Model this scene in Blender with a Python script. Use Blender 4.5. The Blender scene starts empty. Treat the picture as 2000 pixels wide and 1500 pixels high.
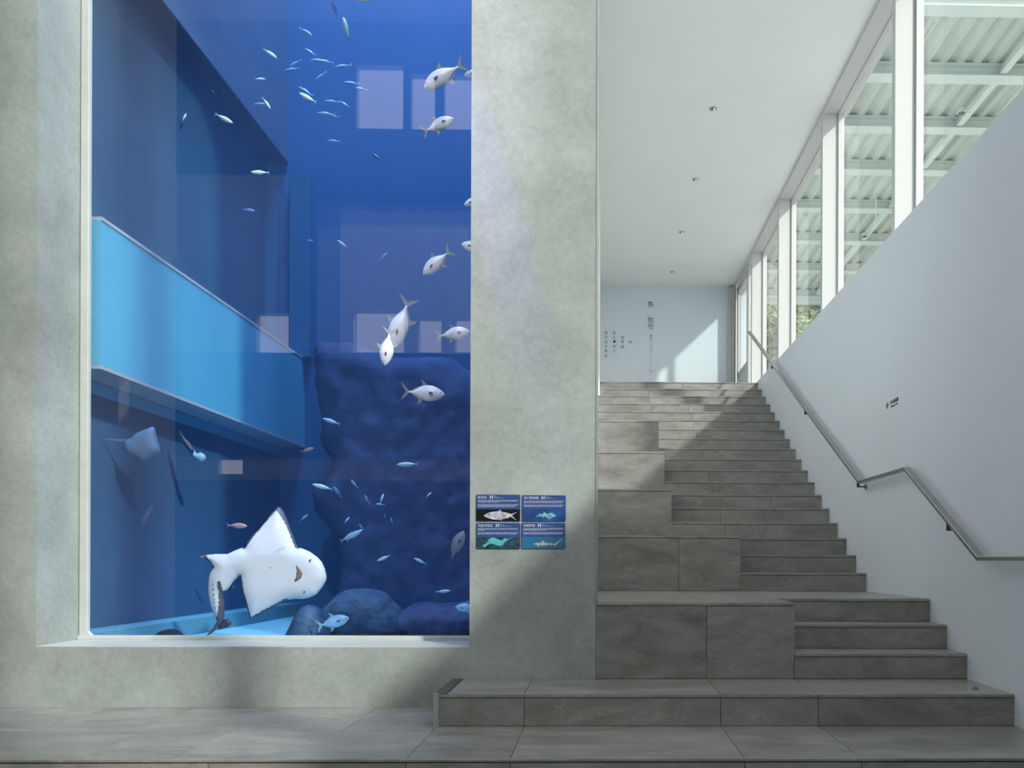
import bpy, bmesh, math, random
from mathutils import Vector, Matrix
from mathutils.geometry import delaunay_2d_cdt
random.seed(7)
C = bpy.context.scene.collection
SC = bpy.context.scene

# ------------------------------------------------------------------ camera
F, YAW, ROLL, CX, CY, H = 1621.3, .0225, .0037, 1200.08, 1093.69, .965
c_, s_, ca, sa = math.cos(YAW), math.sin(YAW), math.cos(ROLL), math.sin(ROLL)
Rv, Uv, Fv = Vector((c_, -s_, 0)), Vector((0, 0, 1)), Vector((s_, c_, 0))
cam_d = bpy.data.cameras.new('camera'); cam = bpy.data.objects.new('camera', cam_d); C.objects.link(cam)
X_, Y_, Z_ = Rv * ca + Uv * sa, Rv * -sa + Uv * ca, -Fv
m = Matrix.Identity(4)
for i in range(3):
    m[i][0], m[i][1], m[i][2] = X_[i], Y_[i], Z_[i]
m[2][3] = H
cam.matrix_world = m
cam_d.sensor_width = 36; cam_d.lens = F * 36 / 2000
cam_d.shift_x = -(CX - 1000) / 2000; cam_d.shift_y = (CY - 750) / 2000
cam_d.clip_start = .05; cam_d.clip_end = 300
SC.camera = cam

def ray(px, py):
    u, v = px - CX, py - CY
    a, b = u * ca + v * sa, -u * sa + v * ca
    return Vector((c_ * a / F + s_, -s_ * a / F + c_, -b / F))
def at(px, py, Y):
    d = ray(px, py); return d * (Y / d.y) + Vector((0, 0, H))
def atx(px, py, X):
    d = ray(px, py); return d * (X / d.x) + Vector((0, 0, H))
def atz(px, py, z):
    d = ray(px, py); return d * ((z - H) / d.z) + Vector((0, 0, H))

# ------------------------------------------------------------------ light
w = bpy.data.worlds.new('sky'); SC.world = w; w.use_nodes = True
bg = w.node_tree.nodes['Background']
bg.inputs[0].default_value = (.97, .965, 1.0, 1); bg.inputs[1].default_value = 2.05
SC.view_settings.view_transform = 'Standard'; SC.view_settings.look = 'None'
SC.view_settings.gamma = 1; SC.view_settings.exposure = 0.32
try: SC.view_settings.use_curve_mapping = False
except Exception: pass

def light(name, kind, loc, energy, color, direction=None, **kw):
    l = bpy.data.lights.new(name, kind); l.energy = energy; l.color = color
    for k, v in kw.items(): setattr(l, k, v)
    o = bpy.data.objects.new(name, l); C.objects.link(o); o.location = loc
    if direction: o.rotation_euler = Vector(direction).to_track_quat('-Z', 'Y').to_euler()
    return o
light('sun', 'SUN', (20, -20, 20), 3.0, (1, .97, .92), (-1, 1.07, -.95), angle=.04)
# the lamps over the open top of the tank
light('tank_lamp', 'AREA', (-.6, 6.8, 18), 570, (.36, .52, 1), (-1.4, 1.4, -14), shape='RECTANGLE', size=3.0, size_y=3.2, spread=math.radians(70))
for nm, loc, d, sx, sy in (('daylight_lobby', (3.2, -1.2, 8), (-1, 0, 0), 13, 8.4), ('daylight_stair', (3.2, 11.2, 5.1), (-1, 0, 0), 11.4, 2.8), ('daylight_skylight', (1.2, 2.5, 12.75), (0, 0, -1), 3.2, 5)):
    light(nm, 'AREA', loc, 1, (1, 1, 1), d, shape='RECTANGLE', size=sx if d[0] == 0 else sy, size_y=sy if d[0] == 0 else sx).data.cycles.is_portal = True

light('tank_fill_spot', 'SPOT', (-1.2, -1.5, 12.2), 2500, (.90, .86, 1), (-.75, 7.8, -8.9), spot_size=math.radians(18), spot_blend=.6, shadow_soft_size=.15)  # added fill spot from the lobby side, brightens the fish
light('rear_wall_fill', 'AREA', (-2.5, -2.6, 12.3), 210, (1, .98, .95), (0, -3.6, -4.5), shape='RECTANGLE', size=7, size_y=.4)  # added fill light, lifts the rear wall mirrored in the acrylic
light('violet_streak_spot', 'SPOT', (-2.15, 4.55, 9.2), 2300, (.25, .24, 1), (1.5, .893, -6.0), spot_size=math.radians(4.2), spot_blend=1, shadow_soft_size=.05)  # added spot, stands in for violet tank light thrown onto the pier

# ------------------------------------------------------------------ materials
def new_mat(name):
    mt = bpy.data.materials.new(name); mt.use_nodes = True
    nt = mt.node_tree; return mt, nt, nt.nodes['Principled BSDF']
def N(nt, t, **kw):
    n = nt.nodes.new(t)
    for k, v in kw.items():
        if k in n.inputs: n.inputs[k].default_value = v
        else: setattr(n, k, v)
    return n
def L(nt, a, b): nt.links.new(a, b)
def plain(name, col, rough=.5, metal=0, var=.06, scale=6, bump=0, spec=.5):
    mt, nt, b = new_mat(name)
    tc = N(nt, 'ShaderNodeTexCoord'); no = N(nt, 'ShaderNodeTexNoise', Scale=scale, Detail=5.0)
    L(nt, tc.outputs['Object'], no.inputs['Vector'])
    rp = N(nt, 'ShaderNodeValToRGB')
    rp.color_ramp.elements[0].position = .3; rp.color_ramp.elements[1].position = .7
    rp.color_ramp.elements[0].color = tuple(max(0, x * (1 - var)) for x in col) + (1,)
    rp.color_ramp.elements[1].color = tuple(min(1, x * (1 + var)) for x in col) + (1,)
    L(nt, no.outputs['Fac'], rp.inputs['Fac']); L(nt, rp.outputs['Color'], b.inputs['Base Color'])
    b.inputs['Roughness'].default_value = rough; b.inputs['Metallic'].default_value = metal
    b.inputs['Specular IOR Level'].default_value = spec
    if bump:
        bp = N(nt, 'ShaderNodeBump', Strength=bump, Distance=.01); L(nt, no.outputs['Fac'], bp.inputs['Height']); L(nt, bp.outputs['Normal'], b.inputs['Normal'])
    return mt
def sr(*c): # sRGB 0-255 -> linear
    return tuple(((x / 255) / 12.92 if x / 255 <= .04045 else (((x / 255) + .055) / 1.055) ** 2.4) for x in c)

WHITE = plain('white_paint', (.87, .88, .88), .55, var=.012, scale=2)
WALLW = plain('blue_white_paint', (.69, .75, .815), .6, var=.015, scale=1.5)
CEIL = plain('ceiling_paint', (.86, .88, .865), .7, var=.01, scale=2)
TRIM = plain('white_metal_trim', (.55, .56, .555), .4, var=.01)
GREYT = plain('grey_gasket', (.30, .32, .33), .5)
STEEL = plain('brushed_steel', (.42, .42, .41), .32, 1, var=.1, scale=30)
DSTEEL = plain('dark_steel', (.10, .105, .11), .4, .8)
BEADM = plain('aluminium_trim', (.50, .51, .49), .35, .6)
DARKS = plain('dark_stone_edge', (.055, .065, .06), .35, var=.2, scale=20)
MORTAR = plain('mortar', (.035, .035, .033), .9)
SILIC = plain('white_silicone', (.54, .56, .54), .45, var=.05, scale=12)

def concrete():
    mt, nt, b = new_mat('polished_plaster')
    tc = N(nt, 'ShaderNodeTexCoord')
    n1 = N(nt, 'ShaderNodeTexNoise', Scale=1.3, Detail=6.0, Roughness=.62); n2 = N(nt, 'ShaderNodeTexNoise', Scale=28.0, Detail=6.0, Roughness=.7)
    n3 = N(nt, 'ShaderNodeTexNoise', Scale=150.0, Detail=2.0)
    for n in (n1, n2, n3): L(nt, tc.outputs['Object'], n.inputs['Vector'])
    r1 = N(nt, 'ShaderNodeValToRGB'); e = r1.color_ramp.elements
    e[0].position = .32; e[1].position = .68
    e[0].color = (.275, .305, .285, 1); e[1].color = (.42, .455, .435, 1)
    L(nt, n1.outputs['Fac'], r1.inputs['Fac'])
    r2 = N(nt, 'ShaderNodeValToRGB'); e = r2.color_ramp.elements
    e[0].position = .3; e[1].position = .7; e[0].color = (.86, .86, .86, 1); e[1].color = (1.1, 1.1, 1.1, 1)
    L(nt, n2.outputs['Fac'], r2.inputs['Fac'])
    mx = N(nt, 'ShaderNodeMix', data_type='RGBA', blend_type='MULTIPLY'); mx.inputs['Factor'].default_value = 1
    L(nt, r1.outputs['Color'], mx.inputs[6]); L(nt, r2.outputs['Color'], mx.inputs[7]); L(nt, mx.outputs[2], b.inputs['Base Color'])
    bp = N(nt, 'ShaderNodeBump', Strength=.12, Distance=.004); L(nt, n3.outputs['Fac'], bp.inputs['Height']); L(nt, bp.outputs['Normal'], b.inputs['Normal'])
    b.inputs['Roughness'].default_value = .55
    return mt
CONC = concrete()

def stone(name, lo, hi, vein=.5, rough=.42):
    mt, nt, b = new_mat(name)
    tc = N(nt, 'ShaderNodeTexCoord'); geo = N(nt, 'ShaderNodeNewGeometry')
    mp = N(nt, 'ShaderNodeMapping'); mp.inputs['Rotation'].default_value = (0, .45, 0); mp.inputs['Scale'].default_value = (1, 2.2, 2.6)
    L(nt, tc.outputs['Object'], mp.inputs['Vector'])
    # every tile its own piece of stone: offset the pattern by the island
    vm = N(nt, 'ShaderNodeVectorMath', operation='MULTIPLY_ADD'); vm.inputs[1].default_value = (1, 1, 1)
    cmb = N(nt, 'ShaderNodeCombineXYZ'); mul = N(nt, 'ShaderNodeMath', operation='MULTIPLY'); mul.inputs[1].default_value = 37
    L(nt, geo.outputs['Random Per Island'], mul.inputs[0]); L(nt, mul.outputs[0], cmb.inputs[0]); L(nt, mul.outputs[0], cmb.inputs[2])
    L(nt, mp.outputs[0], vm.inputs[0]); L(nt, cmb.outputs[0], vm.inputs[2])
    n1 = N(nt, 'ShaderNodeTexNoise', Scale=2.0, Detail=9.0, Roughness=.68, Distortion=.9); L(nt, vm.outputs[0], n1.inputs['Vector'])
    n2 = N(nt, 'ShaderNodeTexNoise', Scale=1.5, Detail=5.0, Roughness=.55, Distortion=2.2); L(nt, vm.outputs[0], n2.inputs['Vector'])
    r1 = N(nt, 'ShaderNodeValToRGB'); e = r1.color_ramp.elements
    e[0].position = .3; e[1].position = .72; e[0].color = (*lo, 1); e[1].color = (*hi, 1)
    L(nt, n1.outputs['Fac'], r1.inputs['Fac'])
    r2 = N(nt, 'ShaderNodeValToRGB'); e = r2.color_ramp.elements
    e[0].position = .495; e[0].color = (0, 0, 0, 1); e[1].position = .502; e[1].color = (vein,) * 3 + (1,)
    x = e.new(.512); x.color = (0, 0, 0, 1)
    L(nt, n2.outputs['Fac'], r2.inputs['Fac'])
    vc = tuple(min(1, h * 1.55 + .03) for h in hi)
    mx = N(nt, 'ShaderNodeMix', data_type='RGBA'); L(nt, r2.outputs['Color'], mx.inputs['Factor'])
    L(nt, r1.outputs['Color'], mx.inputs[6]); mx.inputs[7].default_value = (*vc, 1)
    br = N(nt, 'ShaderNodeMapRange'); br.inputs['To Min'].default_value = .9; br.inputs['To Max'].default_value = 1.1
    L(nt, geo.outputs['Random Per Island'], br.inputs['Value'])
    m2 = N(nt, 'ShaderNodeVectorMath', operation='SCALE'); L(nt, mx.outputs[2], m2.inputs[0]); L(nt, br.outputs[0], m2.inputs['Scale'])
    L(nt, m2.outputs[0], b.inputs['Base Color'])
    rr = N(nt, 'ShaderNodeMapRange'); rr.inputs['To Min'].default_value = rough - .08; rr.inputs['To Max'].default_value = rough + .12
    L(nt, n1.outputs['Fac'], rr.inputs['Value']); L(nt, rr.outputs[0], b.inputs['Roughness']); b.inputs['Specular IOR Level'].default_value = .8
    return mt
STONE = stone('grey_stone_tile', (.165, .158, .143), (.355, .343, .318), vein=.3, rough=.30)

def glass(name, ior=1.5, tint=(1, 1, 1), gloss=1.0):
    mt = bpy.data.materials.new(name); mt.use_nodes = True; nt = mt.node_tree; nt.nodes.clear()
    out = N(nt, 'ShaderNodeOutputMaterial'); tr = N(nt, 'ShaderNodeBsdfTransparent'); tr.inputs[0].default_value = (*tint, 1)
    gl = N(nt, 'ShaderNodeBsdfGlossy'); gl.inputs['Roughness'].default_value = .0; gl.inputs[0].default_value = (gloss,) * 3 + (1,)
    fr = N(nt, 'ShaderNodeFresnel'); fr.inputs[0].default_value = ior; geo = N(nt, 'ShaderNodeNewGeometry')
    sub = N(nt, 'ShaderNodeMath', operation='SUBTRACT'); sub.inputs[0].default_value = 1; L(nt, geo.outputs['Backfacing'], sub.inputs[1])
    mu = N(nt, 'ShaderNodeMath', operation='MULTIPLY'); L(nt, fr.outputs[0], mu.inputs[0]); L(nt, sub.outputs[0], mu.inputs[1])
    mix = N(nt, 'ShaderNodeMixShader'); L(nt, mu.outputs[0], mix.inputs[0]); L(nt, tr.outputs[0], mix.inputs[1]); L(nt, gl.outputs[0], mix.inputs[2])
    L(nt, mix.outputs[0], out.inputs[0]); return mt
GLASS = glass('window_glass', 1.5, (.93, .955, .94))
ACRYL = glass('acrylic_pane', 1.62, (.97, .99, 1))

# ------------------------------------------------------------------ mesh helpers
ORG = {}
def finish(name, me, mat, parent=None, origin=None, smooth=False, bevel=0):
    me.materials.clear(); me.materials.append(mat)
    if smooth: me.polygons.foreach_set('use_smooth', [True] * len(me.polygons))
    o = bpy.data.objects.new(name, me); C.objects.link(o)
    if parent is not None:
        o.parent = parent; off = ORG[parent]
    else:
        off = Vector(origin) if origin is not None else Vector((0, 0, 0)); o.location = off
    if off.length: me.transform(Matrix.Translation(-off))
    ORG[o] = off
    if bevel:
        b = o.modifiers.new('bevel', 'BEVEL'); b.width = bevel; b.segments = 2; b.limit_method = 'ANGLE'
    return o
def thing(name, label, cat, loc=(0, 0, 0), group=None, kind=None):
    o = bpy.data.objects.new(name, None); C.objects.link(o); o.location = loc; o.empty_display_size = .1
    ORG[o] = Vector(loc)
    return tag(o, label, cat, group, kind)
def tag(o, label=None, cat=None, group=None, kind=None):
    if label: o['label'] = label
    if cat: o['category'] = cat
    if group: o['group'] = group
    if kind: o['kind'] = kind
    return o
class MB:
    def __init__(s): s.v = []; s.f = []
    def add(s, vs, fs):
        k = len(s.v); s.v += [tuple(v) for v in vs]; s.f += [tuple(i + k for i in f) for f in fs]; return s
    def box(s, x0, x1, y0, y1, z0, z1):
        if x0 > x1: x0, x1 = x1, x0
        if y0 > y1: y0, y1 = y1, y0
        if z0 > z1: z0, z1 = z1, z0
        return s.add([(x0, y0, z0), (x1, y0, z0), (x1, y1, z0), (x0, y1, z0), (x0, y0, z1), (x1, y0, z1), (x1, y1, z1), (x0, y1, z1)],
                     [(0, 3, 2, 1), (4, 5, 6, 7), (0, 1, 5, 4), (1, 2, 6, 5), (2, 3, 7, 6), (3, 0, 4, 7)])
    def plate(s, pts, n0, n1):  # polygon pts (3D) extruded from offset n0 to n1 vectors
        k = len(pts); n0 = Vector(n0); n1 = Vector(n1)
        vs = [Vector(p) + n0 for p in pts] + [Vector(p) + n1 for p in pts]
        return s.add(vs, [tuple(range(k))[::-1], tuple(range(k, 2 * k))] + [(i, (i + 1) % k, k + (i + 1) % k, k + i) for i in range(k)])
    def sweep(s, path, w_, h_, up=Vector((0, 0, 1))):  # rectangular bar along a path
        rings = []
        for i, p in enumerate(path):
            a = (path[i] - path[i - 1]).normalized() if i else None
            b = (path[i + 1] - path[i]).normalized() if i < len(path) - 1 else None
            t = ((a or b) + (b or a)).normalized(); side = t.cross(up)
            side = side.normalized() if side.length > 1e-4 else Vector((1, 0, 0))
            n = side.cross(t).normalized()
            k = 1.0 if (a is None or b is None) else 1 / max(.3, math.sqrt((1 + a.dot(b)) / 2))
            rings.append([p + side * (sx * w_ / 2) + n * (sz * h_ / 2 * k) for sx, sz in ((-1, -1), (1, -1), (1, 1), (-1, 1))])
        k = len(rings); vs = [v for r in rings for v in r]; fs = []
        for i in range(k - 1):
            for j in range(4): fs.append((i * 4 + j, i * 4 + (j + 1) % 4, i * 4 + 4 + (j + 1) % 4, i * 4 + 4 + j))
        fs += [(3, 2, 1, 0), tuple(4 * (k - 1) + j for j in range(4))]
        return s.add(vs, fs)
    def cyl(s, a, b, r0, r1=None, n=20, cap=True):
        a, b = Vector(a), Vector(b); r1 = r0 if r1 is None else r1
        t = (b - a).normalized(); u = t.orthogonal().normalized(); v = t.cross(u)
        vs = [a + (u * math.cos(q) + v * math.sin(q)) * r0 for q in [2 * math.pi * i / n for i in range(n)]]
        vs += [b + (u * math.cos(q) + v * math.sin(q)) * r1 for q in [2 * math.pi * i / n for i in range(n)]]
        fs = [(i, (i + 1) % n, n + (i + 1) % n, n + i) for i in range(n)]
        if cap: fs += [tuple(range(n))[::-1], tuple(range(n, 2 * n))]
        return s.add(vs, fs)
    def mesh(s, name='m'):
        me = bpy.data.meshes.new(name); me.from_pydata(s.v, [], s.f); me.validate()
        bm = bmesh.new(); bm.from_mesh(me); bmesh.ops.recalc_face_normals(bm, faces=bm.faces); bm.to_mesh(me); bm.free(); return me
    def build(s, name, mat, parent=None, origin=None, **k): return finish(name, s.mesh(name), mat, parent, origin, **k)
def holed(x0, x1, z0, z1, holes, y0, y1, mb=None):
    mb = mb or MB()
    xs = sorted({x0, x1} | {h[0] for h in holes} | {h[1] for h in holes}); xs = [x for x in xs if x0 <= x <= x1]
    for a, b in zip(xs, xs[1:]):
        hs = sorted((max(z0, h[2]), min(z1, h[3])) for h in holes if h[0] < (a + b) / 2 < h[1] and h[3] > z0 and h[2] < z1); z = z0
        for p, q in hs:
            if p > z: mb.box(a, b, y0, y1, z, p)
            z = max(z, q)
        if z < z1: mb.box(a, b, y0, y1, z, z1)
    return mb
def structure(o): o['kind'] = 'structure'; return o

# ------------------------------------------------------------------ setting
XW, YB, YA = 2.4615, 5.443, 5.90          # right wall face, aquarium wall face, acrylic face
XL, XR, ZS = -3.613, -.823, .390         # opening
ZL, HR, TR, Y1 = .688, .166, .30, 7.502   # landing height, riser, tread, first upper riser
ZT = ZL + 18 * HR                         # upper floor
ZC, YBK = 6.585, 17.0                     # ceiling, back wall
YF = 4.036
G = .0015
def tiles_top(mb, xs, ys, z, t=.012):
    for i, (a, b) in enumerate(zip(xs, xs[1:])):
        for c, d in zip(ys, ys[1:]): mb.box(a + G, b - G, c + G, d - G, z - t, z)
def tiles_front(mb, xs, y, z0, z1, t=.012):
    for a, b in zip(xs, xs[1:]): mb.box(a + G, b - G, y, y + t, z0, z1)

mb = MB()  # main floor
tiles_top(mb, [-9, -7.9, -6.7, -5.5, -4.3, -3.15, -2.58, -1.42, -.914], [4.69, YB + .002], 0)
tiles_top(mb, [-9, -7.9, -6.8, -5.7, -4.6, -3.6, -2.49, -2.035, -.914, -.411], [YF, 4.69], 0)
tiles_top(mb, [-.411, .731, 1.304, XW], [YF, 4.83], 0); tiles_top(mb, [-.914, -.411], [4.69, 4.83], 0)
fx = [-9, -7.5, -6.4, -5.2, -4.1, -2.95, -1.86, -.914, -.411, .731, 1.304, XW]
tiles_front(mb, fx, YF - .004, -.165, -.02); tiles_front(mb, [-9, XW], YF - .01, -.014, -.001)
for k in (1, 2):
    tiles_top(mb, fx, [YF - .35 * k, YF - .35 * (k - 1)], -.166 * k); tiles_front(mb, fx, YF - .35 * k, -.166 * (k + 1) + .01, -.166 * k - .014)
fl = structure(mb.build('floor', STONE, bevel=.0015))
structure(MB().box(-9, XW, YF + .006, YB, -.6, -.006).box(0.001, XW, YB, YBK, -.6, -.006).box(-9, XW, YF - .34, YF + .01, -.6, -.172).box(-9, XW, YF - .69, YF - .33, -.6, -.338).build('floor_screed', MORTAR, fl))
mb = MB(); tiles_top(mb, [-9 + 1.2 * i for i in range(10)] + [2.9], [-6.2 + 1.2 * i for i in range(9)] + [YF - .72], -.498); mb.box(-9, 2.9, -6.2, YF - .70, -.65, -.505)
structure(mb.build('floor', STONE))
# aquarium wall with its tall opening and the pier
mb = holed(-9, 0, -.6, 12.5, [(XL, XR, ZS, 8.2)], YB, YA)
wall_a = structure(mb.build('wall_left', CONC))
structure(MB().box(-.004, .012, YB - .004, YB + .03, .69, 12.4).build('corner_bead', BEADM, wall_a))
# white paint on the sill and the jambs of the opening
structure(MB().box(XL, XR, YB + .012, YA, ZS, ZS + .004).build('sill_lining', SILIC, wall_a))
# acrylic window
structure(MB().box(-4.3, -.43, YA + .001, YA + .12, .1, 9.0).build('window_1', ACRYL))
fr = MB()
random.seed(3)
fr.box(XL + .004, XL + .062, YA - .02, YA + .02, ZS, 8.2).box(XL, XR, YA - .035, YA + .02, ZS + .002, ZS + .034)
fr.plate([Vector((XL + .06, 0, ZS + .03)), Vector((XL + .10, 0, ZS + .03)), Vector((XL + .06, 0, ZS + .07))], (0, YA - .02, 0), (0, YA + .01, 0))
structure(fr.build('window_frame', SILIC, bpy.data.objects['window_1'], bevel=.006))
# right parapet wall
structure(MB().box(XW, 3.0, -6.2, YBK, -.6, 3.70).build('wall_right', WALLW))
# stair's left wall beside the pier, and the upper corridor end
structure(MB().box(-.28, .0005, YA, 12.25, -.6, ZC).build('wall_stair_left', WHITE))
structure(MB().box(-.28, .05, 12.25, YBK, ZT - .3, ZC).build('wall_corridor_left', WHITE))
structure(MB().box(-.3, 3.4, YBK, YBK + .2, -.6, ZC + .3).build('wall_back', WALLW))
structure(MB().box(.05, XW, Y1 + 17 * TR + .02, YBK, ZT - .3, ZT - .0).build('floor_upper', STONE))
ceil = structure(MB().box(-.28, 3.1, YB + .02, YBK + .2, ZC, ZC + .25).build('ceiling', CEIL))
# lobby shell behind the camera
YR = -6.2; YM = 2 * YA - YR
lc = MB().box(-9.2, -.4, YR, YB + .02, 12.5, 12.7).box(2.8, 3.3, YR, YB + .02, 12.5, 12.7).box(-.4, 2.8, YR, 0, 12.5, 12.7).box(-.4, 2.8, 5, YB + .02, 12.5, 12.7)
structure(lc.build('ceiling_lobby', CEIL)); structure(MB().box(-.4, 2.8, 0, 5, 12.62, 12.63).build('window_20', GLASS))  # unseen skylight, added to bring light down onto the treads
structure(MB().box(0, 3.3, YB + .02, YB + .2, ZC + .25, 12.7).build('wall_above_stairs', WHITE))
structure(MB().box(-9.2, -9, YR, YB, -.6, 12.5).build('wall_lobby_side', WHITE))
def M(px, py):
    p = at(px, py, YM); return p.x, p.z
holes = []
for a, b, c, d in ((692, 790, 607, 690), (817, 863, 622, 690), (889, 960, 622, 690), (501, 578, 612, 690), (697, 788, 126, 254), (803, 850, 144, 255), (868, 935, 146, 255), (425, 474, 897, 926)):
    x0, z1 = M(a, c); x1, z0 = M(b, d); holes.append((x0, x1, z0, z1))
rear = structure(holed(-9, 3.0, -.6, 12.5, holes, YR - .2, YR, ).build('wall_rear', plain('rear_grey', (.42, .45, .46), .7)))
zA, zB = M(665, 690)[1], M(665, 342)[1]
RD = plain('rear_shade', (.07, .075, .08), .7)  # dark sheets added on the unseen rear wall to dim its reflection
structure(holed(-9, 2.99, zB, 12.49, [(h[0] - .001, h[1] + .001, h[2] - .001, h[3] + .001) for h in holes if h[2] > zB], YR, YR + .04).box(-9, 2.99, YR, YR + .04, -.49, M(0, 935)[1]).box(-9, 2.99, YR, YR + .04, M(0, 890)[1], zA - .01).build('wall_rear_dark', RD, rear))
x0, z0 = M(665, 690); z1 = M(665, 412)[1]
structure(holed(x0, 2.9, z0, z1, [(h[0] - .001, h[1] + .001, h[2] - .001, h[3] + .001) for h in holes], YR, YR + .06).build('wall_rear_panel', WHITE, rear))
x0, z0 = M(620, 690); z1 = M(620, 342)[1]; x1 = M(583, 0)[0]
structure(MB().box(x1, x0, YR, YR + .5, z0, z1).box(x0, 2.9, YR, YR + .5, M(0, 385)[1], z1).build('wall_rear_frame', plain('rear_dark', (.02, .02, .022), .6), rear))

# ------------------------------------------------------------------ curtain wall on the right
XI, XG = 2.81, 3.03
FY = [atx(1749, 0, XI).y, atx(1607, 210, XI).y, atx(1521.5, 387, XI).y, atx(1469, 497, XI).y]
fys = [-4.5, -2.15, -.28, 2.877, 5.33] + FY
nw = 1
hd = MB().box(XI, XG + .10, YB + .02, YBK, ZC - .045, ZC + .3)
structure(hd.build('trim_1', TRIM, bevel=.003))
ys = [YR] + fys + [16.6]
for i, (a, b) in enumerate(zip(ys, ys[1:])):
    top = ZC - .045 if b > YB + .5 else 12.5
    nw += 1
    g = structure(MB().box(XG + .012, XG + .024, a + .10, b - .02, 3.72, top - .02).build('window_%d' % nw, GLASS))
    if i: structure(MB().box(XI, XG - .03, a, a + (.085 if a > 2 else .25), 3.70, top).build('mullion', TRIM, g, bevel=.002))
    m2 = MB().box(XG - .03, XG + .04, a + .012, a + .10, 3.70, top).box(XG - .03, XG + .04, b - .03, b, 3.70, top)
    m2.box(XG - .03, XG + .04, a + .1, b - .03, 3.70, 3.76).box(XG - .03, XG + .04, a + .1, b - .03, top - .012, top)
    structure(m2.build('window_frame', TRIM, g, bevel=.003))
    if i: structure(MB().box(XG - .034, XG - .028, a + .085, a + .093, 3.70, top).build('gasket', GREYT, g))
# far end: glass door and stepped jambs
d = structure(MB().box(2.86, 2.885, 15.6, 16.75, ZT + 1.05, ZC - .25).build('door_1', GLASS))
structure(MB().box(2.84, 2.90, 15.5, 15.62, ZT, ZC - .1).box(2.84, 2.90, 16.62, 16.78, ZT, ZC - .1).box(2.84, 2.90, 15.6, 16.7, ZC - .26, ZC - .1).box(2.84, 2.90, 15.6, 16.7, ZT + .98, ZT + 1.06).box(2.85, 2.89, 15.6, 16.7, ZT, ZT + 1.0).build('door_frame', TRIM, d, bevel=.004))
structure(MB().box(2.80, 2.83, 16.80, 16.83, ZT, ZC - .06).build('door_gasket', GREYT, d))
structure(MB().box(2.70, 2.76, 16.9, YBK, ZT, ZC - .045).box(2.76, 2.83, 16.84, YBK, ZT, ZC - .045).build('trim_2', TRIM, bevel=.004))

# ------------------------------------------------------------------ staircase
st = thing('staircase', 'broad grey stone-tiled stairs with low seating blocks along the pier side', 'stairs', (1.2, 4.82, 0))
ZP = .1855; H2 = (ZL - ZP) / 3; YP, YLn = 4.8208, 6.0617
def stair_part(name, xs, y0, y1, z0, z1, top_ys=None, label=None, xs_top=None, side=None):
    """A block clad in tiles: riser tiles in front, a nosing strip, tread tiles on top."""
    a, b = xs[0], xs[-1]; m_ = MB()
    tiles_front(m_, xs, y0, z0 + .002, z1 - .024)
    m_.box(a + .0005, b - .0005, y0 - .004, y0 + .010, z1 - .020, z1 - .003)
    tx = xs_top or xs
    for k in range(len(tx) - 1):
        for c, d in zip((top_ys or [y0, y1]), (top_ys or [y0, y1])[1:]): m_.box(tx[k] + G, tx[k + 1] - G, c + (.004 if c == y0 else G), d - G, z1 - .012, z1)
    if side: m_.box(b - .012, b, y0 + .012, y1 - .001, z0, z1 - .014)
    o = m_.build(name, STONE, st, bevel=.0012)
    core = MB().box(a + .001, b - (.014 if side else .004), y0 + .008, y1 - .001, z0, z1 - .008)
    core.build('mortar_bed', MORTAR, o)
    if label: o['label'] = label
    return o
stair_part('platform', [-.914, -.411, .731, 1.304, XW], YP, YB, 0, ZP, [YP, YB], xs_top=[-.86, -.411, .731, 1.304, XW])
MB().box(-.93, -.865, YP + .004, YB, ZP - .012, ZP + .001).build('edging', DARKS, st)['label'] = 'dark stone edging strip'
MB().cyl((-.918, YP + .002, 0), (-.918, YP + .002, ZP + .004), .016, n=16).build('corner_trim', BEADM, st)['label'] = 'rounded aluminium corner trim'
MB().box(-.93, -.916, YP + .01, YB, 0, ZP - .012).build('side_tile', STONE, st)
XB = 1.312
stair_part('seating_block', [0.0, .731, XB], YB, 7.6, ZP, ZL, [YB, 6.5, 7.6], label='wide lowest seating block', side=True)
for k in range(2):
    stair_part('step', [XB, XW], YB + .002 if k == 0 else YLn - .3, YLn + .2, ZP + H2 * k, ZP + H2 * (k + 1))
stair_part('landing', [XB, XW], YLn, 7.6, ZP + H2 * 2, ZL)
for n in range(1, 19):
    y = Y1 + (n - 1) * TR; xs = [0.004, .765, 1.31, XW]
    if n >= 17: xs[0] = .052
    if n <= 3: xs = [XB, XW]
    elif n <= 9: xs = [.765, 1.31, XW] if n % 3 else [.765, 1.9, XW]
    elif n <= 12: xs = [.765, 1.31, XW]
    elif n % 2: xs = [0.004, .78, 1.31, XW]
    stair_part('step', xs, y, y + TR + .02 if n < 18 else y + .5, ZL + (n - 1) * HR, ZL + n * HR)
for k, (xa, n0, sm) in enumerate(((XB, 1, .75), (.768, 4, None), (.768, 7, None), (.768, 10, None))):
    y = Y1 + (n0 - 1) * TR
    stair_part('seating_block', [0.004, sm, xa] if sm else [0.004, xa], y - .001, y + 3 * TR, ZL + (n0 - 1) * HR, ZL + (n0 + 2) * HR, side=True)
MB().cyl(atz(1905, 1347, ZP + .0005), atz(1905, 1347, ZP + .003), .017, n=20).build('floor_stud', STEEL, st)

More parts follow.
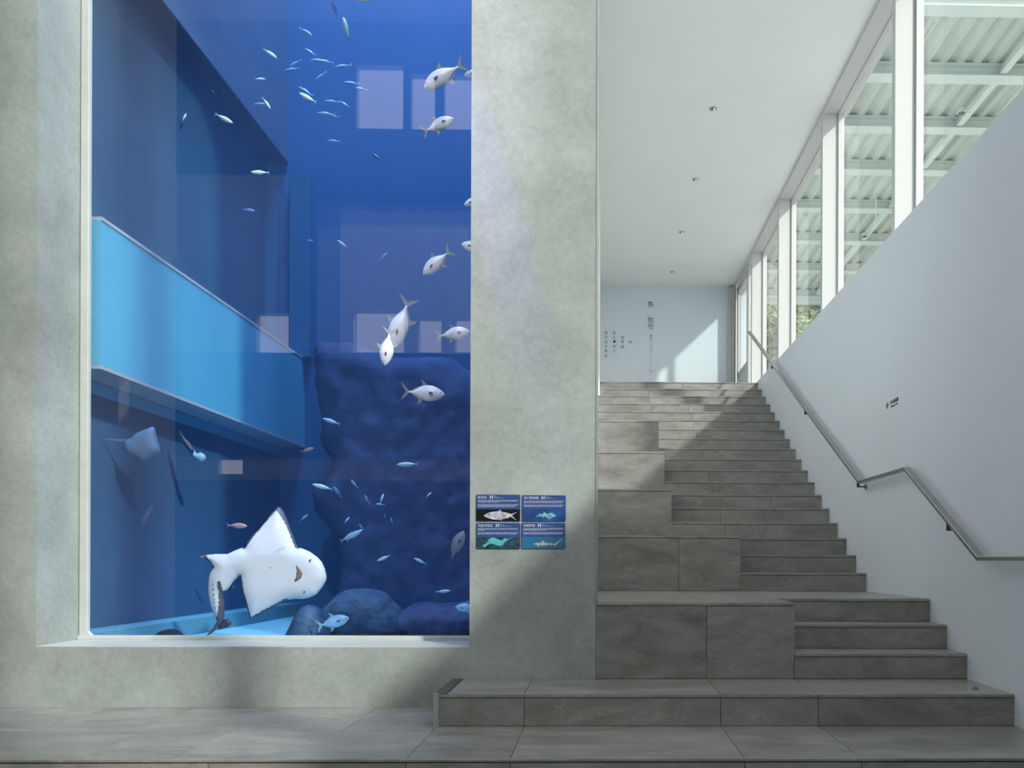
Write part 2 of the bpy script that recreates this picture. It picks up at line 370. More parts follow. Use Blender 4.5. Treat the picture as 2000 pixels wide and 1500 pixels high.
# ------------------------------------------------------------------ handrail
XRl = 2.385
pts = [atx(1463, 648, XRl), atx(1681, 943, XRl), atx(1771, 914, XRl), atx(1915, 1091, XRl)]
pts[2].z = pts[1].z = (pts[1].z + pts[2].z) / 2
pts.append(Vector((XRl, 3.2, pts[3].z)))
hr = thing('handrail', 'bent stainless steel handrail running down the pale right wall', 'handrail', (XRl, 5, ZP))
MB().sweep(pts, .05, .026).build('rail', STEEL, hr, bevel=.003)
def rail_z(y):
    for a, b in zip(pts, pts[1:]):
        if b.y <= y <= a.y: return a.z + (b.z - a.z) * (a.y - y) / (a.y - b.y)
    return pts[-1].z
for (px, py) in ((1508, 700), (1573, 795), (1676, 938), (1852, 1018)):
    y = atx(px, py, XRl).y; z = rail_z(y)
    b = MB().box(XRl - .012, XRl + .012, y - .004, y + .004, z - .07, z - .01).box(XRl - .012, XW - .004, y - .006, y + .006, z - .078, z - .066).build('bracket', DSTEEL, hr)
    MB().cyl((XW - .012, y, z - .072), (XW, y, z - .072), .026, n=20).build('rosette', STEEL, b)

# ------------------------------------------------------------------ lettering
def text(s, size, M4, ext=.001, weight=0):
    cu = bpy.data.curves.new('t', 'FONT'); cu.body = s; cu.size = size; cu.extrude = ext; cu.offset = weight; cu.align_x = 'CENTER'; cu.align_y = 'CENTER'; cu.resolution_u = 3
    o = bpy.data.objects.new('t', cu); C.objects.link(o)
    dg = bpy.context.evaluated_depsgraph_get(); dg.update()
    me = bpy.data.meshes.new_from_object(o.evaluated_get(dg)); me.transform(M4)
    bpy.data.objects.remove(o); bpy.data.curves.remove(cu); return me
def join(meshes):
    bm = bmesh.new()
    for me in meshes: bm.from_mesh(me); bpy.data.meshes.remove(me)
    r = bpy.data.meshes.new('joined'); bm.to_mesh(r); bm.free(); return r
def front(p):  # lettering frame facing -Y at point p
    return Matrix(((1, 0, 0, p[0]), (0, 0, -1, p[1]), (0, 1, 0, p[2]), (0, 0, 0, 1)))
INK = plain('grey_ink', sr(105, 122, 138), .6); INKL = plain('faint_ink', sr(150, 165, 178), .6); BLACK = plain('black_vinyl', (.012, .016, .018), .5)
def column(par, chars, px, ys, size, mat):
    for ch, py in zip(chars, ys): finish('character', text(ch, size, front(at(px, py, YBK - .004))), mat, par)
o1 = thing('wall_lettering', 'large vertical Chinese heading lettered on the far blue-white wall', 'lettering', tuple(at(1271, 616, YBK)))
column(o1, '魚牧也', 1271, (595, 626, 638), .135, INK)
o2 = thing('wall_lettering', 'small faint dated column beneath the large heading on the far wall', 'lettering', tuple(at(1271, 690, YBK)))
column(o2, '攝於二〇二二・一・二十九', 1271.5, (656, 662, 668.5, 674.5, 682, 687, 692, 698.5, 703, 709, 717, 724.5), .055, INKL)
o3 = thing('wall_lettering', 'four short columns of pale Chinese verse near the left edge of the far wall', 'lettering', tuple(at(1205, 670, YBK)))
column(o3, '綠色的水草間', 1183.5, (650, 659, 668, 677, 686, 695.5), .07, INKL); column(o3, '游上游下', 1199.5, (650, 659, 677, 686.5), .07, INKL); column(o3, '游啊游', 1215.5, (659.5, 668, 677.5), .07, INKL); column(o3, '魚', 1231, (668,), .07, INKL)
p = at(1200, 667.5, YBK)
MB().cyl(p + Vector((0, -.03, 0)), p, .022, n=16).build('dot', BLACK, o3)['label'] = 'round black stud'
# direction sign on the right wall (letters face -X)
sg = thing('direction_sign', 'small black arrow and lettering on the pale right wall above the handrail', 'sign', tuple(atx(1742, 787, XW)))
def wallm(px, py, k=1.0):
    p = atx(px, py, XW - .001); return Matrix(((0, 0, -1, p.x), (-1, 0, 0, p.y), (0, 1, 0, p.z), (0, 0, 0, 1))) @ Matrix.Diagonal((k, 1, 1, 1))
finish('lettering', join([text('多功能廳', .037, wallm(1746.5, 783.5, 1.3))]), BLACK, sg)
finish('lettering', join([text('Multipurpose Hall', .021, wallm(1746.5, 791.3, 1.05))]), BLACK, sg)
a = MB(); c0 = atx(1733.5, 792, XW - .003)
for q in ((.0, .06, 0), ):
    tip = c0 + Vector((0, .03, 0)); a.sweep([tip, c0 + Vector((0, -.03, 0))], .004, .006)
    a.sweep([tip, tip + Vector((0, -.03, .026))], .004, .006); a.sweep([tip, tip + Vector((0, -.03, -.026))], .004, .006)
a.build('arrow', BLACK, sg)

# ------------------------------------------------------------------ info panels
def poly(pts, y): return [Vector((x, y, z)) for x, z in pts]
def rrect(x0, x1, z0, z1, r, n=5):
    out = []
    for cx, cz, a0 in ((x1 - r, z1 - r, 0), (x0 + r, z1 - r, 90), (x0 + r, z0 + r, 180), (x1 - r, z0 + r, 270)):
        for i in range(n + 1):
            q = math.radians(a0 + 90 * i / n); out.append((cx + r * math.cos(q), cz + r * math.sin(q)))
    return out
PBLUE = plain('panel_blue', sr(52, 78, 138), .35, var=.05); PTXT = plain('panel_white_print', sr(205, 212, 220), .5)
def pic_mat(name, c0, c1, sc=8, det=4):
    mt = plain(name, c0, .35, var=0, scale=sc); r = mt.node_tree.nodes['Color Ramp']; r.color_ramp.elements[0].color = (*c0, 1); r.color_ramp.elements[1].color = (*c1, 1); return mt
PM = [pic_mat('pic_black', (.004, .005, .004), (.006, .007, .006)), pic_mat('pic_deep_blue', sr(22, 36, 80), sr(45, 92, 160), 9), pic_mat('pic_reef', sr(12, 24, 30), sr(60, 95, 120), 70), pic_mat('pic_teal', sr(40, 100, 140), sr(55, 115, 155), 12)]
FM = [pic_mat('print_silver', sr(150, 150, 165), sr(215, 215, 225), 30), pic_mat('print_cyan_grey', sr(90, 150, 165), sr(150, 205, 205), 30), pic_mat('print_cyan', sr(75, 165, 180), sr(110, 195, 200), 30), pic_mat('print_sand', sr(150, 145, 130), sr(190, 190, 180), 60)]
# picture outlines in the photograph crops (10 px per photo px, origin 920,955)
SH = [
 [(250, 520), (290, 490), (340, 465), (430, 445), (530, 437), (590, 400), (580, 438), (660, 455), (750, 480), (790, 490), (905, 450), (830, 500), (800, 515), (840, 555), (895, 615), (790, 555), (755, 545), (735, 560), (725, 580), (690, 572), (600, 600), (610, 622), (550, 602), (450, 600), (350, 575), (280, 545)],
 [(1275, 550), (1285, 520), (1330, 505), (1345, 495), (1325, 460), (1355, 490), (1410, 482), (1425, 450), (1400, 412), (1450, 470), (1500, 495), (1540, 465), (1590, 470), (1640, 510), (1670, 530), (1600, 548), (1525, 600), (1470, 545), (1440, 535), (1410, 568), (1385, 535), (1330, 535), (1295, 535)],
 [(215, 1100), (270, 1085), (320, 1040), (350, 980), (390, 955), (450, 950), (520, 980), (580, 1000), (620, 995), (650, 965), (680, 950), (690, 985), (830, 945), (700, 1005), (660, 1040), (635, 1085), (590, 1115), (520, 1105), (440, 1075), (380, 1070), (330, 1090), (280, 1140)],
 [(1220, 1072), (1270, 1050), (1370, 1045), (1405, 1000), (1425, 998), (1430, 1045), (1540, 1060), (1560, 1042), (1575, 1065), (1620, 1072), (1690, 1035), (1760, 970), (1770, 985), (1690, 1070), (1650, 1125), (1610, 1085), (1565, 1105), (1545, 1088), (1440, 1108), (1350, 1105), (1300, 1130), (1290, 1098), (1240, 1090)]]
PAN = [((930.3, 966), (1016, 1018), '虱目魚', 'first: milky silver fish on black, top left', 994.5, [(932.8, 1012.5), (932.8, 1010, 977.5)]),
       ((1020, 967.2), (1105, 1018.5), '波口鱟頭鱝', '', 995), ((930.5, 1021.2), (1016, 1072), '花點窄尾魟', '', 1049), ((1019, 1021), (1104, 1072), '烏翅真鯊', '', 1049)]
PL = ['blue information panel with a silver fish on black, upper left of four', 'blue information panel with a guitarfish in deep blue water, upper right of four',
      'blue information panel with a turquoise stingray over reef, lower left of four', 'blue information panel with a blacktip shark in teal water, lower right of four']
for k, pn in enumerate(PAN):
    (ax, ay), (bx, by) = pn[0], pn[1]; p0, p1 = at(ax, ay, YB), at(bx, by, YB); yf = YB - .006
    P_ = lambda px, py, y=yf: Vector((at(px, py, YB).x, y, at(px, py, YB).z))
    t = thing('information_panel', PL[k], 'sign', (p0.x, YB, p1.z), 'species panels on the plaster pier')
    MB().plate(poly(rrect(p0.x, p1.x, p1.z, p0.z, .008), 0), (0, yf, 0), (0, YB - .0005, 0)).build('board', PBLUE, t)
    zc = at(ax, pn[4], YB).z
    MB().plate(poly(rrect(p0.x + .001, p1.x - .001, p1.z + .001, p1.z + .02, .007)[10:] + [(p1.x - .001, zc), (p0.x + .001, zc)], 0), (0, yf - .0012, 0), (0, yf, 0)).build('picture', PM[k], t)
    sh = [P_(920 + x / 10, 955 + y / 10, 0) for x, y in SH[k]]
    f = MB().plate(sh, (0, yf - .0022, 0), (0, yf - .0012, 0)).build('fish_picture', FM[k], t)
    if k == 3: MB().plate([P_(920 + x / 10, 955 + y / 10, 0) for x, y in ((1402, 1005), (1412, 988), (1427, 990), (1428, 1004))], (0, yf - .003, 0), (0, yf - .0022, 0)).build('fin_tip', BLACK, f)
    if k == 0: MB().cyl(P_(954.3, 1004.2, yf - .003), P_(954.3, 1004.2, yf - .002), .0028, n=12).build('eye', BLACK, f)
    nch = len(pn[2]); tx = ax + 2.8 + nch * 2.97
    finish('title', text(pn[2], .0198, front(P_(tx, ay + 5.8, yf - .0006)), .0004, 0), PTXT, t)
    lx = ax + (29.7, 40.6, 41.2, 34.7)[k]; lg = MB()
    for dx in (-2.2, 2.2):
        for z_ in (3.2, 6.9): q = P_(lx + dx, ay + z_); lg.box(q.x - .003, q.x + .003, yf - .001, yf, q.z - .005, q.z + .005)
        q = P_(lx + dx * .95, ay + 5.2); lg.box(q.x - .0015, q.x + .0015, yf - .0013, yf, q.z - .011, q.z + .011)
    q = P_(lx, ay + 5.2); lg.box(q.x - .006, q.x + .006, yf - .0016, yf, q.z - .0014, q.z + .0014)
    lg.build('logo', PTXT, t)
    rn = random.Random(k + 5); tl = MB()
    def line(x0, x1, y, hgt=.0026):
        x = x0
        while x < x1 - .6:
            wv = min(rn.uniform(1.2, 4.2), x1 - x); a, b = P_(x, y), P_(x + wv, y)
            for s in range(int(wv / .55)):
                q = P_(x + .55 * s + .2, y); hh = hgt * rn.uniform(.6, 1.25)
                tl.box(q.x, q.x + .0013, yf - .0008, yf, q.z - hh / 2, q.z + hh / 2)
            x += wv + .45
    line(lx + 5, lx + 9.5, ay + 3.0); line(lx + 5, lx + 14, ay + 4.9); line(lx + 5, lx + 25 + k, ay + 6.9, .002)
    e = bx - 3
    for j, (yy, xe) in enumerate(((11.4, e), (13.2, e - 1), (15, ax + 47 if k in (0, 3) else (e - 3 if k == 1 else ax + 18)), (19.2, e), (20.9, e - 2), (22.4, e - 4), (24.0, e - 8))):
        if k and j == 6: continue
        line(ax + 3, xe, ay + yy - (0 if k < 2 else .3), .0034 if j < 3 else .003)
    tl.build('text_lines', PTXT, t)

# ------------------------------------------------------------------ recessed downlights
GLOW = plain('lamp_lens', (.75, .77, .76), .2)
dls = ['nearest', 'second', 'third', 'farthest']
for k, (px, py) in enumerate(((1393, 212), (1358, 350), (1331, 453), (1314, 531))):
    p = atz(px, py, ZC)
    t = thing('downlight', '%s of the four small recessed lights in the white stair ceiling' % dls[k], 'ceiling light', tuple(p), 'downlights over the stairs')
    r = MB(); n = 24
    for i in range(n):
        q0, q1 = 2 * math.pi * i / n, 2 * math.pi * (i + 1) / n
        v = lambda q, rr, z: (p.x + rr * math.cos(q), p.y + rr * math.sin(q), p.z + z)
        r.add([v(q0, .052, -.001), v(q1, .052, -.001), v(q1, .05, -.006), v(q0, .05, -.006)], [(0, 1, 2, 3)]); r.add([v(q0, .05, -.006), v(q1, .05, -.006), v(q1, .038, -.006), v(q0, .038, -.006)], [(0, 1, 2, 3)])
    r.build('ring', TRIM, t)
    MB().cyl((p.x, p.y, p.z - .0005), (p.x, p.y, p.z - .004), .030, .030).build('recess', plain('lamp_recess', (.09, .10, .11), .25) if k == 0 else bpy.data.materials['lamp_recess'], t)
    MB().cyl((p.x + .008, p.y, p.z - .004), (p.x + .012, p.y - .01, p.z - .016), .016, .02).build('lens', GLOW, t)

# ------------------------------------------------------------------ outside: open shed roof, hedge, ground
ZR = H + 10.0
PALE = plain('pale_green_steel', (.50, .57, .53), .5, var=.05, scale=2)
DECK = plain('ribbed_deck', (.40, .46, .42), .55, var=.1, scale=1)
nt = DECK.node_tree; b = nt.nodes['Principled BSDF']; ramp = nt.nodes['Color Ramp']
tc = nt.nodes['Texture Coordinate']; mp = N(nt, 'ShaderNodeMapping'); mp.inputs['Scale'].default_value = (6, .35, 1); L(nt, tc.outputs['Object'], mp.inputs['Vector'])
rn_ = N(nt, 'ShaderNodeTexNoise', Scale=1.6, Detail=6.0, Roughness=.7); L(nt, mp.outputs[0], rn_.inputs['Vector'])
rr_ = N(nt, 'ShaderNodeValToRGB'); rr_.color_ramp.elements[0].position = .60; rr_.color_ramp.elements[1].position = .70; L(nt, rn_.outputs['Fac'], rr_.inputs['Fac'])
mx_ = N(nt, 'ShaderNodeMix', data_type='RGBA'); L(nt, rr_.outputs['Color'], mx_.inputs['Factor']); L(nt, ramp.outputs['Color'], mx_.inputs[6]); mx_.inputs[7].default_value = (.36, .20, .14, 1); L(nt, mx_.outputs[2], b.inputs['Base Color'])
roof = thing('shed_roof', 'pale green ribbed steel roof on beams, outside beyond the tall window wall', 'roof', (9, 20, ZR))
by_ = [atz(1900, y, ZR).y for y in (22, 156, 257, 340, 415, 478, 535, 585)]
mb = MB(); x = 4.6; y0, y1 = by_[0] - .1, by_[-1] + .3; prof = []
while x < 15: prof += [(x, 0), (x + .13, 0), (x + .18, .07), (x + .30, .07)]; x += .35
vs = [(px_, y0, ZR + .26 + pz) for px_, pz in prof] + [(px_, y1, ZR + .26 + pz) for px_, pz in prof]; n = len(prof)
vs += [(px_, y0, ZR + .275 + pz) for px_, pz in prof] + [(px_, y1, ZR + .275 + pz) for px_, pz in prof]
mb.add(vs, [(i, i + 1, n + i + 1, n + i) for i in range(n - 1)] + [(2 * n + i, 2 * n + i + 1, 3 * n + i + 1, 3 * n + i) for i in range(n - 1)])
me = bpy.data.meshes.new('deck'); me.from_pydata(mb.v, [], mb.f); finish('deck', me, DECK, roof)
for yb in by_:
    q = .16
    MB().box(4.5, 15, yb - q, yb + q, ZR, ZR + .02).box(4.5, 15, yb - .02, yb + .02, ZR + .02, ZR + .24).box(4.5, 15, yb - q, yb + q, ZR + .24, ZR + .258).build('beam', PALE, roof)
for xb in (4.6, 8.35):
    MB().box(xb - .07, xb + .07, y0, y1, ZR + .04, ZR + .06).box(xb - .015, xb + .015, y0, y1, ZR + .06, ZR + .25).build('girder', PALE, roof)
MB().box(4.5, 15, y1 - .1, y1, ZR - .18, ZR + .5).build('fascia', PALE, roof)
for k, (px, py, lb) in enumerate(((1878, 213, 'larger round light fitting under the shed roof outside, near the top right corner'), (1689, 456, 'small round light fitting under the shed roof outside, seen in the middle window bay'))):
    p = atz(px, py, ZR)
    t = thing('shed_light', lb, 'ceiling light', (p.x, p.y, ZR), 'lights under the shed roof')
    MB().cyl((p.x, p.y, ZR - .09), (p.x, p.y, ZR + .02), .10, .06).build('housing', TRIM, t); MB().cyl((p.x, p.y, ZR - .10), (p.x, p.y, ZR - .088), .075, .075).build('lens', DSTEEL, t)
t = MB(); p = atz(1711, 395, ZR); t.cyl((p.x, p.y, ZR + .27), (p.x, p.y, ZR - .55), .02).box(p.x - .03, p.x + .03, p.y - .03, p.y + .03, ZR - .62, ZR - .5)
tag(t.build('hanging_rod', PALE, origin=p), 'thin rod hanging from the shed roof in the middle window bay', 'rod')
structure(MB().box(3.15, 60, -40, 60, 3.2, 3.55).build('ground', plain('pale_paving', (.42, .43, .41), .8, scale=.4)))
def leaf_mat(name, a, b_):
    mt, nt, b = new_mat(name); geo = N(nt, 'ShaderNodeNewGeometry'); r = N(nt, 'ShaderNodeValToRGB')
    r.color_ramp.elements[0].color = (*a, 1); r.color_ramp.elements[1].color = (*b_, 1); L(nt, geo.outputs['Random Per Island'], r.inputs['Fac']); L(nt, r.outputs['Color'], b.inputs['Base Color']); b.inputs['Roughness'].default_value = .5; return mt
LEAF = leaf_mat('leaves', (.10, .16, .05), (.34, .42, .20)); LCORE = plain('hedge_core', (.04, .06, .025), .9)
hg = thing('hedge', 'tall leafy green hedge standing outside beyond the shed roof', 'hedge', (8, 34, 3.55))
rn = random.Random(2); lf = MB(); core = MB(); nx, nz = 26, 14
def hy(x, z): return 34.0 + .7 * math.sin(x * 1.3 + z * .7) + .5 * math.sin(x * 2.9 - z * 1.9) + (z - 3.5) * .12
for i in range(nx):
    for j in range(nz):
        xa, xb = 4.6 + i * .45, 5.05 + i * .45; za, zb = 3.55 + j * .75, 4.3 + j * .75
        core.add([(xa, hy(xa, za) + .3, za), (xb, hy(xb, za) + .3, za), (xb, hy(xb, zb) + .3, zb), (xa, hy(xa, zb) + .3, zb)], [(0, 1, 2, 3)])
core.box(4.6, 16.3, 35.2, 37, 3.55, 14)
core.build('trunk_mass', LCORE, hg)
for i in range(17000):
    x, z = rn.uniform(4.6, 13), rn.uniform(6.0, 13.5); y = hy(x, z) + rn.uniform(-.45, .25); s = rn.uniform(.07, .17)
    a = Vector((rn.gauss(0, 1), rn.gauss(0, 1), rn.gauss(0, 1))).normalized(); bq = a.orthogonal().normalized(); p = Vector((x, y, z))
    lf.add([p - a * s, p + bq * s * .45, p + a * s, p - bq * s * .45], [(0, 1, 2, 3)])
me = bpy.data.meshes.new('leaves'); me.from_pydata(lf.v, [], lf.f); finish('leaves', me, LEAF, hg)['kind'] = 'stuff'

# ------------------------------------------------------------------ tank
def tank_mat(name, lo, hi, scale=1.2, rough=.8, bump=0, streak=None):
    mt, nt, b = new_mat(name); tc = N(nt, 'ShaderNodeTexCoord'); mp = N(nt, 'ShaderNodeMapping')
    if streak: mp.inputs['Scale'].default_value = streak
    L(nt, tc.outputs['Object'], mp.inputs['Vector']); no = N(nt, 'ShaderNodeTexNoise', Scale=scale, Detail=6.0, Roughness=.6); L(nt, mp.outputs[0], no.inputs['Vector'])
    r = N(nt, 'ShaderNodeValToRGB'); r.color_ramp.elements[0].position = .3; r.color_ramp.elements[1].position = .7
    r.color_ramp.elements[0].color = (*lo, 1); r.color_ramp.elements[1].color = (*hi, 1); L(nt, no.outputs['Fac'], r.inputs['Fac']); L(nt, r.outputs['Color'], b.inputs['Base Color'])
    b.inputs['Roughness'].default_value = rough; b.inputs['Specular IOR Level'].default_value = .1
    if bump: bp = N(nt, 'ShaderNodeBump', Strength=bump, Distance=.05); L(nt, no.outputs['Fac'], bp.inputs['Height']); L(nt, bp.outputs['Normal'], b.inputs['Normal'])
    return mt
TB = 10.2
T_BACK = tank_mat('tank_back_blue', (.06, .15, .33), (.07, .17, .37), streak=(2, 1, .3))
T_MID = tank_mat('tank_mid_wall', (.035, .095, .19), (.05, .125, .22), 1.5)
T_LOW = tank_mat('tank_low_wall', (.04, .11, .24), (.05, .13, .28), 1.5)
T_BAND = tank_mat('tank_band_cyan', (.11, .42, .64), (.14, .48, .70), 1.2, streak=(1, 1, .35))
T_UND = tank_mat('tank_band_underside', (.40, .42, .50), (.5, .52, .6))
T_TOP = tank_mat('tank_top_band', (.08, .13, .24), (.13, .17, .26), 1.4, streak=(1, .6, 2))
T_FLOOR = tank_mat('tank_floor', (.25, .5, .6), (.3, .58, .68))
ZTF = .28
tk = structure(MB().box(-4.3, -.3, YA + .125, TB + .3, -.3, ZTF).build('floor_tank', T_FLOOR))
structure(MB().box(-4.6, -.3, TB, TB + .3, -.3, 9.4).build('wall_tank_back', T_BACK))
structure(MB().box(-4.8, -4.3, YA, YA + .3, -.3, 9.4).build('wall_tank_front', T_BACK))
structure(MB().box(-.425, -.29, YA, TB, -.3, 9.4).build('wall_tank_right', T_BACK))
structure(MB().box(-4.2, -3.85, YA + .125, TB, ZTF, 2.32).build('wall_tank_left', T_LOW))
structure(MB().box(-4.5, -4.0, YA + .125, TB, 3.38, 5.77).build('wall_tank_left', T_MID))
structure(MB().box(-4.6, -3.76, YA + .125, TB, 5.79, 9.4).build('wall_tank_left', T_TOP))
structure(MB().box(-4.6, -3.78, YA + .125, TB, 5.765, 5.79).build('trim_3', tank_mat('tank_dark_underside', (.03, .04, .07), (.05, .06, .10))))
o = structure(MB().box(-4.2, -3.55, YA + .125, TB, 2.345, 3.385).build('trim_4', T_BAND))
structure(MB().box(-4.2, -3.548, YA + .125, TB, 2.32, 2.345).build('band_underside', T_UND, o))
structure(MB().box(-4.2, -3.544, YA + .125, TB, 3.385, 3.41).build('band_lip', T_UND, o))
structure(MB().box(-3.86, -3.84, YA + .125, TB, 2.22, 2.315).build('band_lip', T_BAND, o))
structure(MB().box(-3.85, -3.60, YA + .125, TB, ZTF, .425).build('trim_5', tank_mat('tank_curb', (.12, .32, .44), (.16, .38, .5))))
structure(MB().box(-4.0, -3.86, TB - .10, TB, 3.38, 5.77).box(-3.70, -3.45, TB - .12, TB, 3.4, 5.6).build('trim_6', tank_mat('tank_pilaster', (.07, .17, .30), (.08, .19, .34))))
# water: clear but blue, it swallows red first
WM = bpy.data.materials.new('sea_water'); WM.use_nodes = True; nt = WM.node_tree; nt.nodes.clear()
out = N(nt, 'ShaderNodeOutputMaterial'); ab = N(nt, 'ShaderNodeVolumeAbsorption'); ab.inputs['Color'].default_value = (.30, .72, .93, 1); ab.inputs['Density'].default_value = .12
scn = N(nt, 'ShaderNodeVolumeScatter'); scn.inputs['Color'].default_value = (.22, .45, 1, 1); scn.inputs['Density'].default_value = .05; scn.inputs['Anisotropy'].default_value = .2
ad = N(nt, 'ShaderNodeAddShader'); L(nt, ab.outputs[0], ad.inputs[0]); L(nt, scn.outputs[0], ad.inputs[1]); L(nt, ad.outputs[0], out.inputs['Volume'])
tag(MB().box(-3.99, -.425, YA + .13, TB - .01, ZTF + .01, 8.9).build('water', WM), 'clear blue sea water filling the tall aquarium behind the window', 'water', kind='stuff')

# --- inflated outlines: a flat outline grown to a rounded body
def smooth_poly(pts, it=2):
    for _ in range(it):
        q = []; n = len(pts)
        for i in range(n):
            a, b = pts[i], pts[(i + 1) % n]
            q += [(a[0] * .75 + b[0] * .25, a[1] * .75 + b[1] * .25), (a[0] * .25 + b[0] * .75, a[1] * .25 + b[1] * .75)]
        pts = q
    return pts
def seg_d(p, a, b):
    dx, dy = b[0] - a[0], b[1] - a[1]; l = dx * dx + dy * dy
    t = 0 if l == 0 else max(0, min(1, ((p[0] - a[0]) * dx + (p[1] - a[1]) * dy) / l))
    return math.hypot(p[0] - a[0] - t * dx, p[1] - a[1] - t * dy)
def inflate(pts, step, T, D, seed=0, noise=0, front_only=0, power=.5):
    """pts 2D (x,z); returns mesh in XZ with thickness along Y. T max half thickness, D distance over which it grows."""
    n = len(pts); rn = random.Random(seed)
    dense = []
    for i in range(n):
        a, b = pts[i], pts[(i + 1) % n]; k = max(1, int(math.hypot(b[0] - a[0], b[1] - a[1]) / step))
        dense += [(a[0] + (b[0] - a[0]) * j / k, a[1] + (b[1] - a[1]) * j / k) for j in range(k)]
    nb = len(dense); x0 = min(p[0] for p in pts); x1 = max(p[0] for p in pts); z0 = min(p[1] for p in pts); z1 = max(p[1] for p in pts)
    inner = []; x = x0; r = 0
    def inside(p):
        c = False
        for i in range(n):
            a, b = pts[i], pts[i - 1]
            if (a[1] > p[1]) != (b[1] > p[1]) and p[0] < (b[0] - a[0]) * (p[1] - a[1]) / (b[1] - a[1]) + a[0]: c = not c
        return c
    z = z0
    while z < z1:
        x = x0 + (step * .5 if r % 2 else 0)
        while x < x1:
            p = (x, z)
            if inside(p) and min(seg_d(p, pts[i - 1], pts[i]) for i in range(n)) > step * .45: inner.append(p)
            x += step
        z += step * .87; r += 1
    vv = [Vector(p) for p in dense + inner]
    ov, oe, of, *_ = delaunay_2d_cdt(vv, [], [list(range(nb))], 1, 1e-7)
    h = []
    for p in ov:
        d = min(seg_d(p, pts[i - 1], pts[i]) for i in range(n)); q = min(1, d / D); hh = T * (1 - (1 - q) ** 2) ** power
        if noise and d > 1e-5: hh *= 1 + rn.uniform(-noise, noise)
        h.append(hh if d > 1e-5 else 0)
    V = []; up = []; dn = []; dist = []
    for p, hh in zip(ov, h):
        up.append(len(V)); V.append((p[0], -hh, p[1]))
        if hh == 0: dn.append(up[-1])
        else: dn.append(len(V)); V.append((p[0], hh * (1 if not front_only else front_only), p[1]))
    fs = [tuple(up[i] for i in f) for f in of] + [tuple(dn[i] for i in reversed(f)) for f in of]
    me = bpy.data.meshes.new('inflated'); me.from_pydata(V, [], fs); me.validate()
    bm = bmesh.new(); bm.from_mesh(me); bmesh.ops.recalc_face_normals(bm, faces=bm.faces); bm.to_mesh(me); bm.free()
    return me
def rim_attr(me, fn, name='mark'):
    a = me.attributes.new(name, 'FLOAT', 'POINT'); a.data.foreach_set('value', [fn(v.co) for v in me.vertices]); return me

# rock
ROCK = tank_mat('dark_reef_rock', (.045, .055, .13), (.075, .09, .19), 3.0, bump=.5)
ROCKL = tank_mat('reef_rock', (.05, .08, .15), (.11, .17, .26), 7.0, bump=1.0)
Yr_ = 9.3
rk = [(600, 668), (607, 655), (650, 660), (668, 655), (700, 668), (760, 690), (840, 685), (880, 690), (905, 715), (960, 720), (1110, 700), (1110, 1240), (640, 1240), (645, 1180), (653, 1140), (655, 1080), (645, 1045), (622, 1020), (606, 1000), (597, 970), (600, 948), (622, 938), (638, 915), (640, 893), (625, 880), (612, 860), (618, 830), (612, 790), (605, 750), (604, 710)]
pw = [(lambda p: (p.x, p.z))(at(x, y, Yr_)) for x, y in rk]; rn = random.Random(4)
pw = [(x if x < -.6 else -.6, max(z, ZTF)) for x, z in pw]
me = inflate(smooth_poly(pw, 1), .09, .5, .35, 3, .07); me.transform(Matrix.Translation((0, Yr_ + .25, 0)))
tag(finish('rock_wall', me, ROCK, origin=(-2, Yr_, ZTF), smooth=True), 'tall dark reef rock with a jagged edge filling the right half of the tank', 'rock')
def rock(name, pts, Y, label, mat, T=.35, seed=1):
    pw = [(lambda p: (p.x, max(p.z, ZTF - .05)))(at(x, y, Y)) for x, y in pts]
    me = inflate(smooth_poly(pw, 1), .05, T, .22, seed, .12); me.transform(Matrix.Translation((0, Y, 0)))
    return tag(finish(name, me, mat, origin=(pw[0][0], Y, ZTF), smooth=True), label, 'rock')
rock('reef_rock', [(600, 1215), (640, 1180), (665, 1155), (700, 1148), (750, 1153), (770, 1175), (790, 1200), (800, 1260), (590, 1260)], 7.6, 'rough pale blue boulder on the tank floor, right of the big ray', ROCKL, .35, 1)
rock('reef_rock', [(560, 1235), (580, 1190), (610, 1178), (640, 1200), (650, 1260), (555, 1260)], 7.2, 'small rough boulder low in the tank under the pale round fish', ROCKL, .25, 2)
rock('reef_rock', [(770, 1200), (820, 1172), (870, 1180), (960, 1165), (1010, 1190), (1010, 1262), (760, 1262)], 7.7, 'long low boulder in the bottom right corner of the tank', ROCK, .4, 5)
rock('reef_rock', [(296, 1250), (305, 1236), (325, 1229), (345, 1228), (358, 1240), (362, 1252)], 6.5, 'low black hump at the bottom left of the tank window', plain('black_hump', (.01, .015, .03), .8), .2, 6)
tag(MB().cyl(at(640, 1140, 9.0), at(640, 1140, 9.0) + Vector((0, 0, .001)), .001).build('x', ROCK), 'x', 'x') if 0 else None

